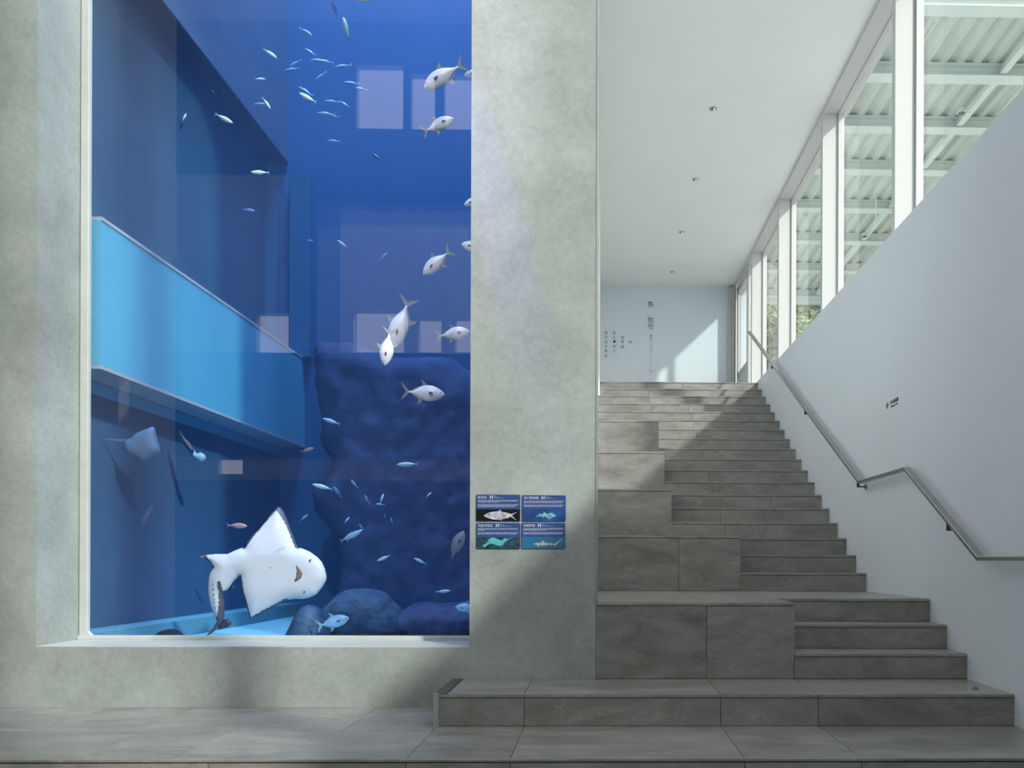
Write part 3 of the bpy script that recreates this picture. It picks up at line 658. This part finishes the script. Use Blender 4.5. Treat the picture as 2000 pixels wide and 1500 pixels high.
# --- fish
def fish_skin(name, back, side, belly, spots=0):
    mt, nt, b = new_mat(name); tc = N(nt, 'ShaderNodeTexCoord'); sp = N(nt, 'ShaderNodeSeparateXYZ'); L(nt, tc.outputs['Object'], sp.inputs[0])
    no = N(nt, 'ShaderNodeTexNoise', Scale=14.0, Detail=3.0); L(nt, tc.outputs['Object'], no.inputs['Vector'])
    ma = N(nt, 'ShaderNodeMath', operation='MULTIPLY_ADD'); ma.inputs[1].default_value = .05; L(nt, no.outputs['Fac'], ma.inputs[0]); L(nt, sp.outputs['Z'], ma.inputs[2])
    mr = N(nt, 'ShaderNodeMapRange'); mr.inputs['From Min'].default_value = -.15; mr.inputs['From Max'].default_value = .22; L(nt, ma.outputs[0], mr.inputs['Value'])
    r = N(nt, 'ShaderNodeValToRGB'); e = r.color_ramp.elements; e[0].position = .15; e[0].color = (*belly, 1); e[1].position = .95; e[1].color = (*back, 1); x = e.new(.6); x.color = (*side, 1)
    L(nt, mr.outputs[0], r.inputs['Fac']); L(nt, r.outputs['Color'], b.inputs['Base Color']); b.inputs['Roughness'].default_value = .35; b.inputs['Specular IOR Level'].default_value = .5
    return mt
def body_mesh(prof, wf, L_=1.0, n=18, bend=0):
    """prof: (x along 0 nose..1 tail, top, bottom) -> closed loft pointing +X, dorsal +Z."""
    V = []; Fc = []
    for (x, t, bt) in prof:
        cz, hz = (t - bt) / 2, (t + bt) / 2
        for i in range(n):
            q = 2 * math.pi * i / n
            cy = math.cos(q); V.append((.5 - x, wf * hz * 2 * .5 * cy * (1 - .2 * abs(math.sin(q))) + bend * (x ** 2), cz + hz * math.sin(q)))
    k = len(prof)
    for j in range(k - 1):
        for i in range(n): Fc.append((j * n + i, j * n + (i + 1) % n, (j + 1) * n + (i + 1) % n, (j + 1) * n + i))
    Fc += [tuple(range(n)), tuple((k - 1) * n + i for i in range(n))[::-1]]
    m_ = MB(); m_.add(V, Fc); return m_.mesh()
def fin_mesh(pts, th=.008, y=0):
    m_ = MB(); m_.plate([Vector((x, y, z)) for x, z in pts], (0, -th / 2, 0), (0, th / 2, 0)); return m_.mesh()
PROFP = [(0, .012, .012), (.02, .045, .03), (.06, .085, .065), (.13, .135, .115), (.22, .18, .155), (.34, .21, .185), (.46, .205, .185), (.56, .175, .155), (.65, .13, .11), (.73, .08, .065), (.80, .042, .035), (.86, .028, .024), (.89, .03, .026)]
PROFM = [(0, .006, .006), (.03, .03, .025), (.1, .062, .055), (.2, .088, .085), (.32, .105, .105), (.45, .105, .108), (.58, .088, .09), (.70, .06, .06), (.79, .034, .032), (.86, .018, .016), (.9, .02, .018)]
EYEW = plain('eye_black', (.008, .008, .012), .15)
def make_fish(name, prof, wf, skin, finm, kind, parts):
    """one mesh when parts is 0, else a body with its fins and eyes"""
    bend = .04 if kind == 'm' else .03
    body = body_mesh(prof, wf, bend=bend)
    tb = bend * .81
    if kind == 'p':
        tail = [(-.36, .022), (-.43, .07), (-.52, .16), (-.60, .24), (-.545, .12), (-.47, .0), (-.53, -.1), (-.575, -.22), (-.50, -.15), (-.42, -.065), (-.36, -.022)]
        dors = [(.06, .20), (-.01, .27), (-.12, .33), (-.07, .245), (-.08, .19), (-.22, .12), (-.33, .05), (-.30, .03), (-.1, .15)]
        anal = [(-.02, -.17), (-.08, -.25), (-.17, -.29), (-.13, -.215), (-.15, -.145), (-.32, -.05), (-.30, -.02), (-.1, -.12)]
    else:
        tail = [(-.37, .016), (-.44, .045), (-.52, .12), (-.50, .07), (-.45, 0), (-.495, -.07), (-.51, -.115), (-.44, -.045), (-.37, -.014)]
        dors = [(.15, .10), (.08, .16), (.05, .10), (-.05, .125), (-.08, .10), (-.33, .035), (-.3, .02), (0, .08)]
        anal = [(-.02, -.10), (-.07, -.135), (-.10, -.095), (-.33, -.03), (-.3, -.015), (-.05, -.07)]
    tm = fin_mesh(tail, .012, tb); dm = fin_mesh(dors, .010, bend * .2); am = fin_mesh(anal, .010, bend * .25)
    if not parts:
        me = join([body, tm, dm, am]); o = finish(name, me, skin, smooth=True); return o
    root = bpy.data.objects.new(name, None); C.objects.link(root); ORG[root] = Vector((0, 0, 0)); root.empty_display_size = .05
    finish('body', body, skin, root, smooth=True); finish('tail_fin', tm, finm, root); finish('dorsal_fin', dm, finm, root); finish('anal_fin', am, finm, root)
    for sy in (-1, 1):
        ex, ez = (.40, .035) if kind == 'p' else (.435, .012); r = .024 if kind == 'p' else .015
        hy_ = {'p': .052, 'm': .030}[kind]
        MB().cyl((ex, sy * hy_ * .7, ez), (ex, sy * (hy_ + .006), ez), r, r * .7, n=14).build('eye', EYEW, root)
        if kind == 'p':
            pf = [(.24, -.01), (.21, .015), (.15, .02), (.12, .0), (.16, -.025), (.22, -.03)]
            m_ = MB(); yy = sy * .118; m_.plate([Vector((x, yy + sy * (.27 - x) * .12, z)) for x, z in pf], (0, -.004, 0), (0, .004, 0)); m_.build('pectoral_fin', PECT, root)
            MB().sweep([Vector((.485, sy * .012, -.02)), Vector((.46, sy * .03, -.028)), Vector((.43, sy * .045, -.022))], .004, .006).build('mouth', PECT, root)
    return root
PECT = plain('dusky_fin', sr(70, 72, 95), .5); FINP = plain('olive_fin', sr(140, 145, 150), .5); FINM = plain('pale_fin', sr(150, 175, 185), .5)
SP = fish_skin('silver_lilac_skin', sr(215, 214, 245), sr(240, 238, 250), sr(245, 243, 248)); SM = fish_skin('silver_green_skin', sr(140, 185, 185), sr(215, 235, 222), sr(235, 242, 230))
SF = fish_skin('hazy_blue_skin', sr(140, 180, 215), sr(170, 205, 230), sr(190, 215, 235)); SB = fish_skin('blue_silver_skin', sr(135, 170, 215), sr(175, 205, 232), sr(200, 220, 240))  # the hazy skin has the water's haze mixed into its colour
SR = fish_skin('reddish_skin', sr(190, 120, 125), sr(185, 135, 145), sr(195, 165, 175)); SD = fish_skin('dusky_skin', sr(45, 60, 100), sr(50, 65, 110), sr(60, 80, 120)); SL = fish_skin('lilac_skin', sr(160, 160, 220), sr(185, 180, 235), sr(205, 200, 240))
PROTO = {'p': lambda: make_fish('round_silver_fish', PROFP, .60, SP, FINP, 'p', 1), 'pb': lambda: make_fish('round_silver_fish', PROFP, .60, SB, FINM, 'p', 1), 'm': lambda: make_fish('slender_fish', PROFM, .75, SM, FINM, 'm', 1), 'b': lambda: make_fish('slender_fish', PROFM, .75, SB, FINM, 'm', 1),
         'f': lambda: make_fish('slender_fish', PROFM, .8, SF, FINM, 'm', 0), 't': lambda: make_fish('slender_fish', PROFM, .8, SB, FINM, 'm', 0), 'l': lambda: make_fish('slender_fish', PROFM, .8, SL, FINM, 'm', 0),
         'r': lambda: make_fish('reddish_fish', [(x, t * 1.45, b_ * 1.2) for x, t, b_ in PROFM], .6, SR, FINM, 'm', 0), 'd': lambda: make_fish('dusky_fish', PROFM, .8, SD, FINM, 'm', 0), 'g': lambda: make_fish('round_silver_fish', PROFP, .6, fish_skin('grey_skin', sr(120, 125, 150), sr(135, 138, 160), sr(160, 160, 180)), PECT, 'p', 1)}
used = {}
def place(kind, px, py, ln, ang, Y, label, cat='fish', group=None, yaw=0, spin=0):
    if kind in used:
        src = used[kind]; r = src.copy(); C.objects.link(r)
        for ch in list(src.children):
            c = ch.copy(); C.objects.link(c); c.parent = r
    else: r = PROTO[kind](); used[kind] = r
    p = at(px, py, Y); s = ln * (p.y / F) / math.cos(math.radians(yaw)) / 1.02
    a = math.radians(ang)
    left = math.cos(a) < 0
    if left: R = Matrix.Rotation(-(math.pi - a) * -1, 4, 'Y') @ Matrix.Rotation(math.pi + math.radians(yaw), 4, 'Z')
    else: R = Matrix.Rotation(-a, 4, 'Y') @ Matrix.Rotation(math.radians(yaw), 4, 'Z')
    R = R @ Matrix.Rotation(math.radians(spin), 4, 'X')
    r.matrix_world = Matrix.Translation(p) @ R @ Matrix.Scale(s, 4)
    tag(r, label, cat, group); return r
GP, GM, GF, GT = 'round silver fish by the pier edge', 'slender silver fish in the upper water', 'hazy blue school near the top', 'tiny fish low in the tank'
for a in (
 ('m', 712, -1, 44, 178, 6.8, 'pale slender fish cut by the top edge of the photo', GM),
 ('l', 653, 17, 15, 100, 8.0, 'tiny lilac fish seen head-on just below the top edge', GM, 65),
 ('m', 676, 55, 46, 106, 7.2, 'slender pale green fish swimming steeply upward near the top', GM),
 ('l', 597, 62, 32, -33, 7.6, 'lilac grey slender fish pointing down right above the hazy school', GM),
 ('l', 557, 71, 18, 95, 8.4, 'faint lilac upright fish at the upper left of the school', GM, 40),
 ('m', 527, 104, 34, -35, 7.2, 'bright slender fish pointing down right, left of the hazy school', GM),
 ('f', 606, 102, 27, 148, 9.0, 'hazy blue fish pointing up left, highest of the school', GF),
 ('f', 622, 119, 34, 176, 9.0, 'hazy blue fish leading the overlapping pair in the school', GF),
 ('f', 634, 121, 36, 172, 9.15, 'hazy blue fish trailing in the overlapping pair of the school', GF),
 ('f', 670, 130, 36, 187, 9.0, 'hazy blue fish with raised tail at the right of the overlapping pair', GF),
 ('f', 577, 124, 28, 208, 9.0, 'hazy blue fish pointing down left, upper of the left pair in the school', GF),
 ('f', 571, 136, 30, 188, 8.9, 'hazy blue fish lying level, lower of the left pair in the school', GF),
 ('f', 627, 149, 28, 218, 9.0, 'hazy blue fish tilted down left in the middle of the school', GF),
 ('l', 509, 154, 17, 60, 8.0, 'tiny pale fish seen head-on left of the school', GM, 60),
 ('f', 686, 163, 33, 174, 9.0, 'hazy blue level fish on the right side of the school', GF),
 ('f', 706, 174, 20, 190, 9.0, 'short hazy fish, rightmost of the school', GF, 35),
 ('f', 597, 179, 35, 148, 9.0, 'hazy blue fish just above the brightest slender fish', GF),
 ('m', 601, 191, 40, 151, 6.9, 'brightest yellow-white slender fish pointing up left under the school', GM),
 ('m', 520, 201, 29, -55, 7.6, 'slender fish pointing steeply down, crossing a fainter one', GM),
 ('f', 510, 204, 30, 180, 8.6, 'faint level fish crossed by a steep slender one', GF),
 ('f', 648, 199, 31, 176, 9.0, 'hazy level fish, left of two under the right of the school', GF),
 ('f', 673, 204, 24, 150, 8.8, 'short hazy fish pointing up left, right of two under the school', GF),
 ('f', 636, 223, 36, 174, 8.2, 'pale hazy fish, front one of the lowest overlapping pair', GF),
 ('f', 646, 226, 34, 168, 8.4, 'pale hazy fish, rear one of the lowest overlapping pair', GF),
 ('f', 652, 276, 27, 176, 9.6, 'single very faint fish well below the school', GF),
 ('d', 736, 307, 26, 145, 9.0, 'dark faint fish alone in the middle blue water', GM),
 ('m', 437, 231, 40, -28, 7.0, 'slender fish pointing down right across the dark diagonal band', GM),
 ('t', 360, 228, 20, 85, 8.0, 'small upright fish far left in front of the plain side wall', GM, 30),
 ('t', 415, 176, 14, 120, 8.6, 'tiny faint fish left of the dark diagonal band', GM, 40),
 ('t', 436, 175, 11, 100, 8.6, 'tiniest faint fish on the dark diagonal band', GM, 40),
 ('m', 508, 337, 37, 178, 6.9, 'bright level slender fish alone beside the tank corner', GM),
 ('l', 486, 410, 24, -8, 8.4, 'small lilac fish above the bright cyan band', GM),
 ('m', 669, 477, 27, 145, 8.6, 'faint teal slender fish left of the grey-tailed round fish', GM),
 ('t', 606, 470, 13, 170, 9.0, 'tiny teal fish in front of the dark corner post', GM),
 ('t', 750, 500, 20, 42, 8.9, 'faint small teal fish pointing up right in mid water', GM),
 ('b', 647, 823, 37, 162, 8.2, 'blue-grey slender fish pointing up left before the dark rock', GM),
 ('b', 796, 907, 43, 182, 7.4, 'pale level slender fish in the dark right part of the tank', GM),
 ('m', 630, 951, 42, 166, 7.2, 'bright slender fish above the big ray, head to the left', GM),
 ('t', 659, 960, 20, 115, 7.6, 'short bright fish just behind the tail of a slender one', GT, 50),
 ('t', 692, 945, 19, 125, 7.6, 'small bright fish pointing up left above the little cluster', GT, 30),
 ('t', 717, 975, 18, 110, 8.0, 'small blue fish at the left of the little cluster', GT, 40),
 ('t', 746, 973, 19, 80, 8.0, 'small upright fish at the top right of the little cluster', GT, 30),
 ('t', 743, 985, 16, 178, 8.0, 'small level fish at the bottom of the little cluster', GT, 30),
 ('t', 838, 966, 13, 50, 8.4, 'tiny lone fish right of the little cluster', GT, 40),
 ('t', 594, 1011, 19, 40, 8.0, 'small blue fish between the red fish and the ray fin tip', GT),
 ('t', 678, 1015, 13, 60, 8.4, 'tiny faint fish above the crossed pair, left one', GT, 40),
 ('t', 752, 1008, 10, 100, 8.6, 'tiny faint dot-like fish above the reflected brown post', GT, 50),
 ('t', 765, 1017, 14, 95, 8.6, 'tiny faint upright fish beside the reflected brown post', GT, 40),
 ('t', 706, 1029, 14, 120, 8.0, 'tiny fish touching the heads of the crossed pair', GT, 40),
 ('b', 683, 1047, 42, 30, 7.2, 'upper of two pale blue fish swimming close together', GT),
 ('b', 692, 1045, 40, 34, 7.1, 'lower of two pale blue fish swimming close together', GT),
 ('m', 750, 1090, 30, 204, 7.4, 'whitish fish pointing down left right of the big ray snout', GT),
 ('b', 821, 1096, 29, 155, 7.4, 'pale blue fish pointing up left in the lower right water', GT),
 ('b', 865, 1155, 31, 4, 7.4, 'level blue fish above the bottom right boulder', GT),
 ('r', 600, 879, 27, 15, 7.6, 'small red fish before the dark rock edge', 'small reddish fish'),
 ('r', 463, 1027, 40, -3, 7.4, 'dull red fish left of the big ray upper fin', 'small reddish fish'),
 ('p', 866, 150, 88, 212, 6.3, 'largest round silver fish, head down left, near the top of the pier edge', GP),
 ('p', 932, 146, 52, 184, 6.6, 'fish head peeping out from behind the pier near the top', GP),
 ('p', 857, 244, 64, 24, 6.3, 'round silver fish facing up right below the largest one', GP),
 ('p', 926, 394, 42, 200, 6.3, 'dark-eyed fish tip at the pier edge, middle height', GP),
 ('p', 853, 514, 70, 222, 6.3, 'round greyish fish nosing down left below mid height', GP),
 ('p', 927, 484, 54, 165, 6.3, 'white fish head at the pier edge right of the greyish fish', GP),
 ('p', 783, 634, 98, 252, 6.3, 'white fish diving head down, upper of the two at the reflected windows', GP),
 ('p', 757, 680, 70, 262, 6.08, 'lilac fish diving head down, lower of the two at the reflected windows', GP),
 ('p', 886, 652, 64, 8, 6.3, 'pale lilac fish with a dark back fin before the reflected windows', GP),
 ('p', 829, 768, 80, -5, 6.3, 'crisp white round fish facing right against the dark rock', GP),
 ('g', 893, 1067, 66, 66, 6.8, 'grey round fish rising head up near the lower pier edge', GP),
 ('pb', 911, 1187, 44, 178, 7.0, 'blue round fish cut by the pier just above the sill', GP),
 ('pb', 652, 1215, 62, 14, 6.9, 'pale blue round fish low over the boulders beside the big ray', GP)):
    place(*a[:7], group=a[7], yaw=a[8] if len(a) > 8 else 0)

# --- big ray, seen from below
def crop(pts, ox, oy, k, Y):
    return [(lambda p: (p.x, p.z))(at(ox + x / k, oy + y / k, Y)) for x, y in pts]
YRAY = 6.55
ray_pts = [(1290, 830), (1275, 760), (1245, 690), (1200, 640), (1130, 590), (1060, 560), (1010, 545), (980, 500), (960, 450), (930, 390), (900, 325), (870, 260), (830, 190), (795, 150), (770, 140), (740, 165), (700, 220), (650, 300), (600, 370), (550, 420), (510, 480), (488, 545),
           (440, 555), (380, 580), (320, 610), (200, 610), (110, 620), (58, 636), (100, 660), (150, 690), (180, 750), (150, 800), (135, 850), (130, 950), (135, 1050), (150, 1130), (180, 1210), (203, 1262), (180, 1310), (130, 1370), (88, 1410), (112, 1410), (170, 1370), (220, 1320), (262, 1270), (280, 1210), (290, 1100), (272, 1002), (330, 950), (380, 880), (430, 830),
           (453, 830), (455, 900), (466, 1000), (488, 1080), (508, 1160), (525, 1230), (540, 1252), (600, 1230), (700, 1170), (800, 1110), (900, 1060), (980, 1048), (1060, 1050), (1130, 1035), (1190, 1005), (1250, 930), (1285, 870)]
rp = crop(ray_pts, 380, 960, 5, YRAY)
body = inflate(rp, .011, .052, .13, power=.55)
fin1 = crop([(1010, 545), (900, 325), (770, 140), (600, 370), (488, 545)], 380, 960, 5, YRAY); fin2 = crop([(455, 860), (540, 1252), (900, 1060)], 380, 960, 5, YRAY)
edges = [(fin1[i], fin1[i + 1]) for i in range(4)] + [(fin2[i], fin2[i + 1]) for i in range(2)]
edges += [(rp[i], rp[i + 1]) for i in range(6, 20)] + [(rp[i], rp[i + 1]) for i in range(51, 60)]
tailc = crop([(200, 870), (215, 1150), (230, 1260), (100, 1405)], 380, 960, 5, YRAY); tr = crop([(285, 1000), (285, 1150), (240, 1290)], 380, 960, 5, YRAY); cf = crop([(110, 640), (190, 740)], 380, 960, 5, YRAY); pf = crop([(272, 1000), (262, 890)], 380, 960, 5, YRAY)
def mark(v):
    p = (v.x, v.z); d = min(seg_d(p, a, b) for a, b in edges); m_ = max(0, 1 - d / .035)
    d = min(seg_d(p, tr[0], tr[1]), seg_d(p, tr[1], tr[2])); m_ = max(m_, max(0, 1.15 - d / .055))
    d = seg_d(p, cf[0], cf[1]); m_ = max(m_, max(0, 1.0 - d / .035)); d = seg_d(p, pf[0], pf[1]); m_ = max(m_, max(0, 1.0 - d / .035))
    d = seg_d(p, tailc[2], tailc[3]); m_ = max(m_, max(0, 1.3 - d / .04))
    q = tailc[0]; dd = seg_d(p, tailc[0], tailc[1]); m_ = max(m_, max(0, .62 - dd / .06))
    return m_
rim_attr(body, mark)
for v in body.vertices:   # the upper fin curls away, the tail droops toward the back
    zc = at(560, 1115, YRAY).z; d = v.co.z - zc
    v.co.y += .35 * max(0, d - .12) ** 1.3 + .15 * max(0, -d - .15) ** 1.2
body.transform(Matrix.Translation((0, YRAY, 0)))
mt, nt, b = new_mat('ray_underside'); at_ = N(nt, 'ShaderNodeAttribute', attribute_name='mark'); tc = N(nt, 'ShaderNodeTexCoord')
no = N(nt, 'ShaderNodeTexNoise', Scale=55.0, Detail=5.0, Roughness=.7); L(nt, tc.outputs['Object'], no.inputs['Vector'])
su = N(nt, 'ShaderNodeMath', operation='ADD'); L(nt, at_.outputs['Fac'], su.inputs[0]); L(nt, no.outputs['Fac'], su.inputs[1])
r = N(nt, 'ShaderNodeValToRGB'); e = r.color_ramp.elements; e[0].position = .98; e[0].color = (*sr(214, 212, 222), 1); e[1].position = 1.0; e[1].color = (*sr(88, 84, 98), 1)
mr = N(nt, 'ShaderNodeMapRange'); mr.inputs['From Max'].default_value = 1.12; L(nt, su.outputs[0], mr.inputs['Value']); L(nt, mr.outputs[0], r.inputs['Fac']); e[0].position = .95; e[1].position = .975
L(nt, r.outputs['Color'], b.inputs['Base Color']); b.inputs['Roughness'].default_value = .45
RAYM = mt; RDARK = plain('ray_dark_back', sr(60, 62, 82), .5, var=.1)
ry = thing('guitarfish', 'large white-bellied ray with dark fin edges gliding low in the aquarium', 'ray', (at(560, 1115, YRAY).x, YRAY, at(560, 1115, YRAY).z))
finish('body', body, RAYM, ry, smooth=True)
def flat(name, pts, dy, mat, T=.012, D=.03, lab=None, st_=.012):
    me = inflate(crop(pts, 380, 960, 5, YRAY), st_, T, D); me.transform(Matrix.Translation((0, YRAY + dy, 0))); o = finish(name, me, mat, ry, smooth=True)
    if lab: o['label'] = lab
    return o
flat('caudal_fin', [(200, 1345), (215, 1290), (250, 1255), (300, 1245), (330, 1275), (332, 1300), (300, 1328), (240, 1345), (200, 1352)], .05, RDARK, lab='dark rounded tail fin')
flat('dorsal_fin', [(305, 975), (345, 905), (368, 930), (368, 950), (340, 965)], .05, RDARK, lab='dark back fin')
BRN = plain('ray_mouth', sr(120, 100, 92), .6, var=.5, scale=60)
flat('mouth', [(1013, 722), (1030, 728), (1060, 765), (1076, 800), (1065, 840), (1030, 870), (998, 880), (1000, 862), (1015, 840), (1018, 800), (1025, 770)], -.053, BRN, .010, .015, 'brown patterned mouth', .006)
for q, lb in (([(1135, 680), (1150, 660), (1162, 662), (1152, 680), (1142, 686)], None), ([(1080, 980), (1092, 970), (1104, 978), (1095, 986)], None)):
    flat('nostril', q, -.048, EYEW, .007, .006, None, .005)
flat('navel_pore', [(760, 742), (770, 736), (778, 746), (768, 752)], -.05, EYEW, .006, .004, None, .004)
for k, (x, y) in enumerate(((800, 600), (822, 588), (845, 578), (868, 566), (890, 556))):
    flat('gill_slit', [(x, y), (x + 5, y - 18), (x + 10, y - 20), (x + 8, y - 2)], -.05, plain('gill_shade', sr(165, 168, 190), .6) if k == 0 else bpy.data.materials['gill_shade'], .006, .004, None, .005)

# faded stingray and the small guitarfish behind it
HAZ = plain('hazy_ray_skin', sr(95, 125, 165), .6, var=.05); HAZL = plain('hazy_white_skin', sr(130, 165, 190), .6)  # haze of the water is put into both skin colours
YS = 6.55
def other(name, pts, label, mat, T, D, Y, cat):
    me = inflate(crop(pts, 160, 780, 5, Y), .02, T, D); me.transform(Matrix.Translation((0, Y, 0)))
    p = at(160 + pts[0][0] / 5, 780 + pts[0][1] / 5, Y); return tag(finish(name, me, mat, origin=p, smooth=True), label, cat)
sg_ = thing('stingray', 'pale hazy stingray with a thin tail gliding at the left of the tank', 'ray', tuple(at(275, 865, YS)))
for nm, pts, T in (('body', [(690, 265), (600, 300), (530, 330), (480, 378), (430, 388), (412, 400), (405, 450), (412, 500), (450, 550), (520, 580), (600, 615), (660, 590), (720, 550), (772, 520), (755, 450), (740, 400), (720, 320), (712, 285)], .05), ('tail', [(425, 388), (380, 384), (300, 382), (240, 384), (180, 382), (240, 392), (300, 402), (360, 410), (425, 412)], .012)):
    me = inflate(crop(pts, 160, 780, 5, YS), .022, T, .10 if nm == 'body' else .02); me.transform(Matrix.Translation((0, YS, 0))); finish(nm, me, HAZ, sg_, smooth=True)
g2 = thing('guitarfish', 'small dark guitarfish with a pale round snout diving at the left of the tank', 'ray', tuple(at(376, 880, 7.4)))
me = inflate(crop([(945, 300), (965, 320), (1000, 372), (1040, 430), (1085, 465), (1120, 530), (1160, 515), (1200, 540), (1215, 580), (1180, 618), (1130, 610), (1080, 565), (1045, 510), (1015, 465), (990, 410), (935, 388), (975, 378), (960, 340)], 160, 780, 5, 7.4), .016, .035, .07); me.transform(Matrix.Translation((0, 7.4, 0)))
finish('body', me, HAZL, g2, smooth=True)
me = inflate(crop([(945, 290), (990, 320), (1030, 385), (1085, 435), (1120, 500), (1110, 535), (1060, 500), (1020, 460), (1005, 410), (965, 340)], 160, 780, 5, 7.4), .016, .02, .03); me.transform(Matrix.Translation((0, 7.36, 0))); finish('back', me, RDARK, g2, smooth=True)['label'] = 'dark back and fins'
